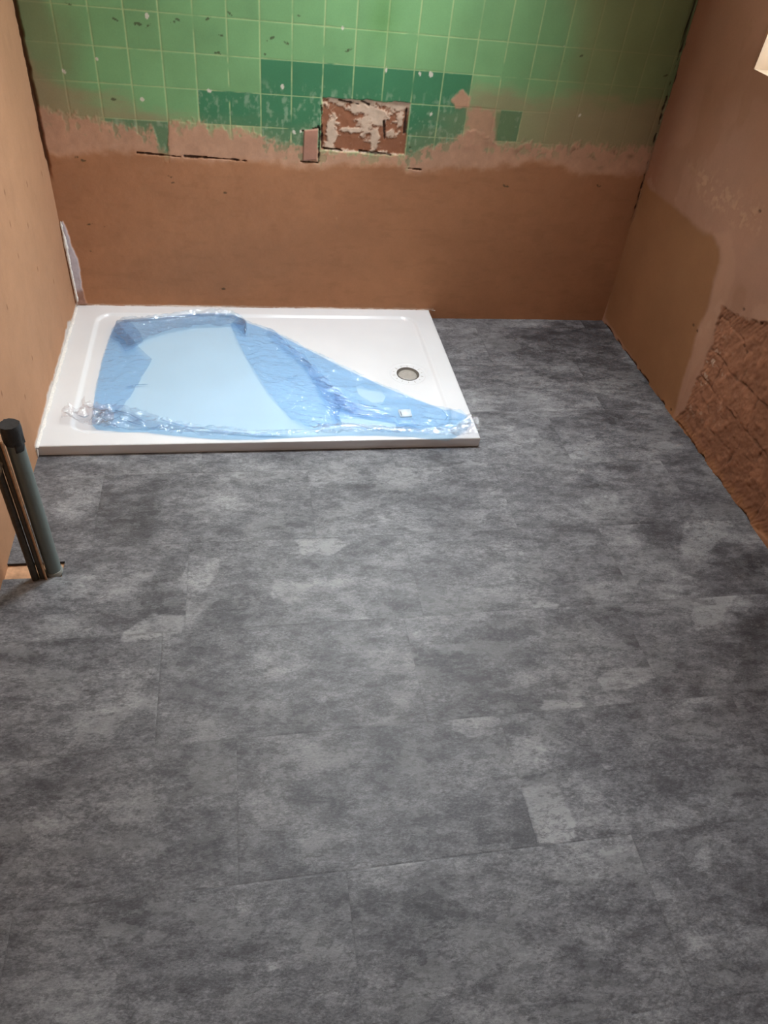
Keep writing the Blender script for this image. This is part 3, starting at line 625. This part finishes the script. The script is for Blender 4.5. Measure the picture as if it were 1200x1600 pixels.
def sheet(name, px, zoff, amp, sc, mat, seed, parent=film, edge_lift=0.0, aniso=(1, 1), holes=(), step=.0055, rot=0.0, crk=.003):
    poly = P_flat(px, TH); poly = densify(poly, step)
    p = np.array(poly); nn = fbm(p[:, 0], p[:, 1], 60, 2, seed) - .5; p = p + np.stack([nn, -nn], -1) * .003; poly = [tuple(q) for q in p]
    a, b = p.min(0), p.max(0); gx, gy = np.meshgrid(np.arange(a[0], b[0], step), np.arange(a[1], b[1], step * 1.0)); gx = gx.ravel() + (np.arange(gx.size) % 2) * step * .3; gy = gy.ravel()
    s = sdf(gx, gy, poly); kk = s < -step * .5; hp = [densify(P_flat(h, TH), step) for h in holes]
    for h in hp: kk &= sdf(gx, gy, h) > step * .5
    v, f = cdt(poly, list(zip(gx[kk], gy[kk])), hp)
    x, y = v[:, 0], v[:, 1]; c, s_ = math.cos(rot), math.sin(rot); xr = (x * c + y * s_) * aniso[0]; yr = (-x * s_ + y * c) * aniso[1]
    W = fbm(xr + .3 * fbm(x, y, 6, 2, seed + 3), yr, sc, 4, seed, .55)
    ridge_ = (1 - np.abs(2 * W - 1)) ** 3
    sd = sdf(x, y, poly)
    W2 = fbm(xr * 1.3 + .05 * W, yr * 1.3, 34, 3, seed + 5, .5); r2 = (1 - np.abs(2 * W2 - 1)) ** 2.5
    flat_ = 1 - .93 * np.exp(-(np.hypot(x - STK[0], y - STK[1]) / .045) ** 4); ridge_ = ridge_ * flat_; r2 = r2 * flat_; zoff = zoff + 0 * x
    z = tray_z(x, y) + zoff + amp * ridge_ + crk * (r2 * ss(.35, .8, ridge_ + .25)) + edge_lift * np.exp(-(sd / .012) ** 2) * (.4 + fbm(x, y, 25, 3, seed + 9))
    V = np.column_stack([x, y, z]) + np.array(finv)
    return link(npmesh(name, V, f), name, mat, parent)
sheet('film_sheet', outer, .0006, .0010, 7, M_film, 11, crk=0.0, step=.0075)
# layers folded back over the sheet
top = [(183, 502), (195, 498), (225, 497), (262, 493), (300, 490), (335, 489), (362, 490), (378, 494), (384, 501), (382, 512), (365, 508), (345, 509), (308, 510), (297, 512), (258, 520), (228, 530), (213, 538), (200, 540), (178, 520)]
left = [(183, 502), (190, 512), (213, 538), (238, 562), (223, 585), (207, 613), (192, 637), (180, 645), (150, 650), (143, 655), (144, 640), (148, 615), (153, 590), (160, 560), (168, 535), (175, 515)]
right = [(360, 507), (384, 501), (400, 506), (430, 517), (465, 535), (500, 552), (535, 570), (570, 586), (600, 600), (630, 612), (660, 624), (690, 636), (718, 645), (733, 652), (722, 660), (700, 676), (660, 678), (620, 676), (570, 672), (534, 665), (512, 668), (483, 668), (472, 663), (454, 654), (443, 640), (421, 616), (395, 575), (375, 540)]
hole1 = [(556, 604), (562, 602), (575, 606), (595, 608), (603, 617), (598, 626), (585, 628), (570, 622), (560, 614)]
hole2 = [(532, 652), (560, 650), (600, 655), (618, 660), (620, 668), (590, 667), (560, 664), (535, 661)]
bottom = [(146, 640), (168, 636), (192, 637), (215, 641), (250, 655), (290, 664), (330, 672), (400, 679.5), (480, 680), (560, 676), (640, 680), (640, 683), (590, 681), (540, 681), (500, 682), (450, 685), (400, 687.5), (350, 687.5), (310, 685), (260, 680), (210, 674), (170, 670), (150, 668), (143, 660)]
corner = [(183, 502), (200, 500), (218, 520), (224, 533), (216, 543), (196, 552), (186, 535), (172, 530)]
crease = [(413, 514), (422, 516), (446, 538), (478, 562), (500, 585), (525, 610), (560, 640), (548, 646), (535, 640), (528, 652), (533, 664), (527, 664), (515, 640), (498, 610), (480, 580), (468, 566), (440, 543), (425, 528)]
crease2 = [(520, 612), (545, 630), (585, 642), (612, 651), (620, 658), (600, 656), (565, 650), (540, 645), (525, 630)]
tab = [(617, 656), (645, 655), (655, 668), (625, 668)]
strip = [(361, 506), (372, 499), (383, 500), (384, 530), (377, 520), (370, 512)]
lowroll = [(480, 672), (534, 663), (600, 672), (660, 676), (702, 676), (728, 664), (738, 668), (715, 680), (690, 686), (640, 682), (560, 676), (500, 676)]
sheet('folded_layer', top, .003, .009, 12, M_crumple, 21, edge_lift=.006, rot=.1, crk=.007)
sheet('folded_layer', left, .0025, .007, 8, M_fold, 22, edge_lift=.002, rot=.4, aniso=(1, 1.8), crk=.0055)
sheet('folded_layer', right, .0025, .007, 6.5, M_fold, 23, holes=[hole1, hole2], edge_lift=.0015, rot=-.2, aniso=(1, 1.8), crk=.0055)
sheet('folded_layer', bottom, .004, .011, 12, M_crumple, 24, edge_lift=.005, rot=-.15, aniso=(1, 2), step=.005, crk=.009)
sheet('folded_layer', corner, .011, .006, 14, M_fold, 25)
sheet('crease', crease, .010, .014, 10, M_crease, 26, step=.005, crk=.009, rot=-.75, aniso=(.6, 3))
sheet('crease', crease2, .011, .010, 12, M_crease, 27, step=.005, crk=.006, rot=-.4, aniso=(.6, 3))
sheet('folded_layer', tab, .012, .003, 12, M_fold, 28)
sheet('folded_layer', strip, .012, .006, 20, M_fold, 29)
sheet('folded_layer', lowroll, .012, .008, 18, M_clear, 30, step=.005, crk=.006, rot=-.2, aniso=(1, 2))
c1 = sheet('clear_flap', [(97, 655), (103, 644), (118, 641), (135, 640), (150, 634), (165, 640), (180, 652), (172, 668), (150, 669), (120, 664), (98, 661)], .006, .020, 20, M_clear, 31, edge_lift=.004, step=.004, crk=.010)
c1['label'] = 'colourless crinkled flap at the left'
c2 = sheet('clear_flap', [(127, 626), (132, 619), (134, 630), (146, 632), (150, 646), (138, 642), (129, 634)], .010, .016, 25, M_clear, 32, step=.004)
c2['label'] = 'small colourless curl at the left'
c3 = sheet('clear_flap', [(698, 686), (704, 676), (722, 662), (732, 652), (742, 656), (748, 667), (749, 678), (746, 681.5), (735, 683), (716, 686.5)], .006, .012, 16, M_clear, 33, edge_lift=.006, step=.004, crk=.006)
c3['label'] = 'colourless flap over the tray corner'
# folded rims catch the light as thin rolled edges
def roll(px, rad, seed, mat=M_crumple, z0=.008):
    pl = P_flat(px, TH); path = [(x, y, float(tray_z(np.array(x), np.array(y))) + z0) for x, y in pl]
    me = bead(path, rad, seed, mat, 'rolled_edge', .7, .005); me.transform(Matrix.Translation(finv)); link(me, 'rolled_edge', mat, film)
roll([(190, 500), (225, 498), (262, 494.5), (300, 492), (335, 491.5), (362, 493), (380, 499)], .0045, 41)
roll([(250, 655), (290, 666), (330, 675), (400, 682), (450, 682.5)], .003, 42)
roll([(375, 496), (384, 503), (383, 520)], .005, 43)
for pts_, rd in (([(232, 600), (214, 601), (196, 605)], .0022), ([(176, 640), (200, 646), (228, 660)], .003), ([(186, 652), (206, 660), (222, 664)], .0028), ([(160, 652), (172, 662), (188, 668)], .0028), ([(242, 668), (250, 664), (260, 668)], .003),
                 ([(447, 589), (458, 588), (466, 585)], .002), ([(470, 560), (480, 564), (486, 570)], .003), ([(505, 598), (515, 602), (524, 601)], .0022), ([(556, 645), (568, 648), (580, 644)], .0028), ([(560, 628), (575, 634), (590, 634)], .002), ([(690, 640), (700, 650), (694, 658)], .002), ([(492, 660), (505, 663), (515, 661)], .002), ([(120, 648), (132, 652), (140, 648)], .0025)):
    roll(pts_, rd, int(pts_[0][0]), M_crumple, .009)
# sticker
M_stk = simple('sticker_paper', (226, 240, 250), .5, noise=.02); M_ink = simple('sticker_ink', (96, 110, 130), .6)
st = P_flat([(622, 637), (641, 636.5), (645, 647.5), (626, 648.5)], TH)
sz = float(tray_z(np.array(st[0][0]), np.array(st[0][1]))) + .0046
V_ = [(x, y, sz) for x, y in st] + [(x, y, sz - .0003) for x, y in st]; F_ = [(0, 1, 2, 3), (3, 7, 4, 0), (0, 4, 5, 1), (1, 5, 6, 2), (2, 6, 7, 3), (7, 6, 5, 4)]
stk = link(npmesh('sticker', np.array(V_) + np.array(finv), F_, smooth=False), 'sticker', M_stk, film); stk['label'] = 'small white printed sticker'
bm = bmesh.new(); a, b, c, d = [Vector((x, y, sz + .0002)) for x, y in st]
for n_, (u, v0, v1) in enumerate([(.10, .25, .38), (.10, .42, .60), (.10, .66, .86), (.14, .3, .8)]):
    L = lambda u, v: a.lerp(b, u).lerp(d.lerp(c, u), v)
    q = [L(u, v0), L(u + .05, v0), L(u + .05, v1), L(u, v1)]
    bm.faces.new([bm.verts.new(p + finv) for p in q])
me = bpy.data.meshes.new('ink_line'); bm.to_mesh(me); bm.free(); link(me, 'printed_lines', M_ink, stk)

bpy.context.view_layer.update()
# ============================================================ PIPES
def tube(name, p0, p1, r, mat, parent, n=28, prof=None, wob=0.0, seed=0, cap=True):
    p0 = np.array(p0); p1 = np.array(p1); L = np.linalg.norm(p1 - p0); ax = (p1 - p0) / L
    s = np.cross(ax, [0, 1, 0]); s /= np.linalg.norm(s); t = np.cross(ax, s); K = max(2, int(L / .01)); V = []; F = []
    for i in range(K + 1):
        h = i / K
        for q in range(n):
            a = 2 * math.pi * q / n; rr = r if prof is None else np.interp(h, *zip(*prof)) * r
            if wob: rr = rr * (1 + wob * (float(fbm(np.array(h * L * 1.0), np.array(q / n), 70, 3, seed)) - .5))
            V.append(p0 + ax * L * h + (s * math.cos(a) + t * math.sin(a)) * rr)
    for i in range(K):
        for q in range(n): F.append((i * n + q, i * n + (q + 1) % n, (i + 1) * n + (q + 1) % n, (i + 1) * n + q))
    if cap:
        c0 = len(V); V.append(p1); F2_ = [(K * n + q, K * n + (q + 1) % n, c0, c0) for q in range(n)]
        me = bpy.data.meshes.new(name); me.from_pydata([tuple(map(float, x)) for x in V], [], [tuple(x) for x in F] + [x[:3] for x in F2_]); me.validate()
        for p in me.polygons: p.use_smooth = len(p.vertices) == 4
        try: me.set_sharp_from_angle(angle=math.radians(50))
        except Exception: pass
    else: me = npmesh(name, V, F)
    return link(me, name, mat, parent)
M_grey = simple('grey_pipe_plastic', (112, 124, 122), .42, noise=.10, nscale=14)
M_tape = simple('black_tape', (46, 48, 50), .55, noise=.25, nscale=120, bump=.002)
M_steel = simple('tarnished_pipe', (78, 72, 60), .5, metal=.3, noise=.35, nscale=60, bump=.001)
M_tan = simple('plaster_smeared_pipe', (178, 138, 104), .8, noise=.35, nscale=90, bump=.001)
M_mort = simple('grey_mortar', (150, 136, 116), .95, noise=.4, nscale=110, bump=.006)
PX, PY, PR = .1265, -1.447, .0205
wp = root('waste_pipe', (PX, PY, -.009), 'upright grey plastic waste pipe with a black taped top', 'pipe')
I = lambda p, o: (p[0] - o.location.x, p[1] - o.location.y, p[2] - o.location.z)
tube('pipe_body', I((PX, PY, -.008), wp), I((PX + .002, PY, .500), wp), PR, M_grey, wp)
tube('collar', I((PX, PY, -.007), wp), I((PX, PY, .010), wp), PR * 1.17, simple('grey_collar', (150, 152, 146), .5), wp, prof=[(0, 1), (.7, 1), (1, .93)])
cp = tube('tape_cap', I((PX + .002, PY, .458), wp), I((PX + .002, PY, .512), wp), PR * 1.12, M_tape, wp, prof=[(0, .96), (.1, 1), (.9, 1.03), (1, .95)], wob=.30, seed=2); cp['label'] = 'black tape wrapped over the open end'
# ragged tongue of tape hanging below the cap on the room side
V_ = []; F_ = []
for i, z_ in enumerate((.462, .450, .440)):
    for q in range(9):
        a = math.radians(-80 + q * 11 * (1, .9, .62)[i]); rr = PR * 1.045; V_.append((PX + .002 + rr * math.cos(a), PY + rr * math.sin(a), z_ - .0 * q))
for i in range(2):
    for q in range(8): F_.append((i * 9 + q, (i + 1) * 9 + q, (i + 1) * 9 + q + 1, i * 9 + q + 1))
tg = npmesh('tape_end', np.array(V_) - np.array(wp.location), F_); to = link(tg, 'tape_end', M_tape, wp); sm_ = to.modifiers.new('s', 'SOLIDIFY'); sm_.thickness = .0008
def thin(x, y, r, lab, mat, top=.50, cat='pipe', seed=1):
    o = root('supply_pipe', (x, y, -.009), lab, cat, 'thin supply pipes beside the waste pipe'); tube('pipe_body', (0, 0, 0), (0, 0, top), r, mat, o, n=18, wob=.10, seed=seed); return o
s1 = thin(.1010, -1.4665, .0095, 'tarnished thin metal pipe next to the grey waste pipe', M_steel, .475, seed=4)
s2 = thin(.0822, -1.4730, .0095, 'tarnished thin metal pipe with a mortar lump, farthest left of the pipes', M_steel, .49, seed=6)
s3 = thin(.1105, -1.4765, .0030, 'thin tan tube added for the lime-covered edge of a pipe', M_tan, .49, seed=8)  # tube added to stand for a tan-lit, lime-covered pipe edge
# mortar lump round the leftmost pipe
bm = bmesh.new(); bmesh.ops.create_icosphere(bm, subdivisions=4, radius=1)
for vv in bm.verts:
    c = vv.co.copy(); n_ = float(fbm(np.array(c.x * .7 + c.z), np.array(c.y + c.z * .4), 3, 4, 77)); vv.co = Vector((c.x * .017, c.y * .015, c.z * .042)) * (.7 + .6 * n_) + Vector((-.004, -.002, .425))
me = bpy.data.meshes.new('mortar_lump'); bm.to_mesh(me); bm.free(); link(me, 'mortar_lump', M_mort, s2)
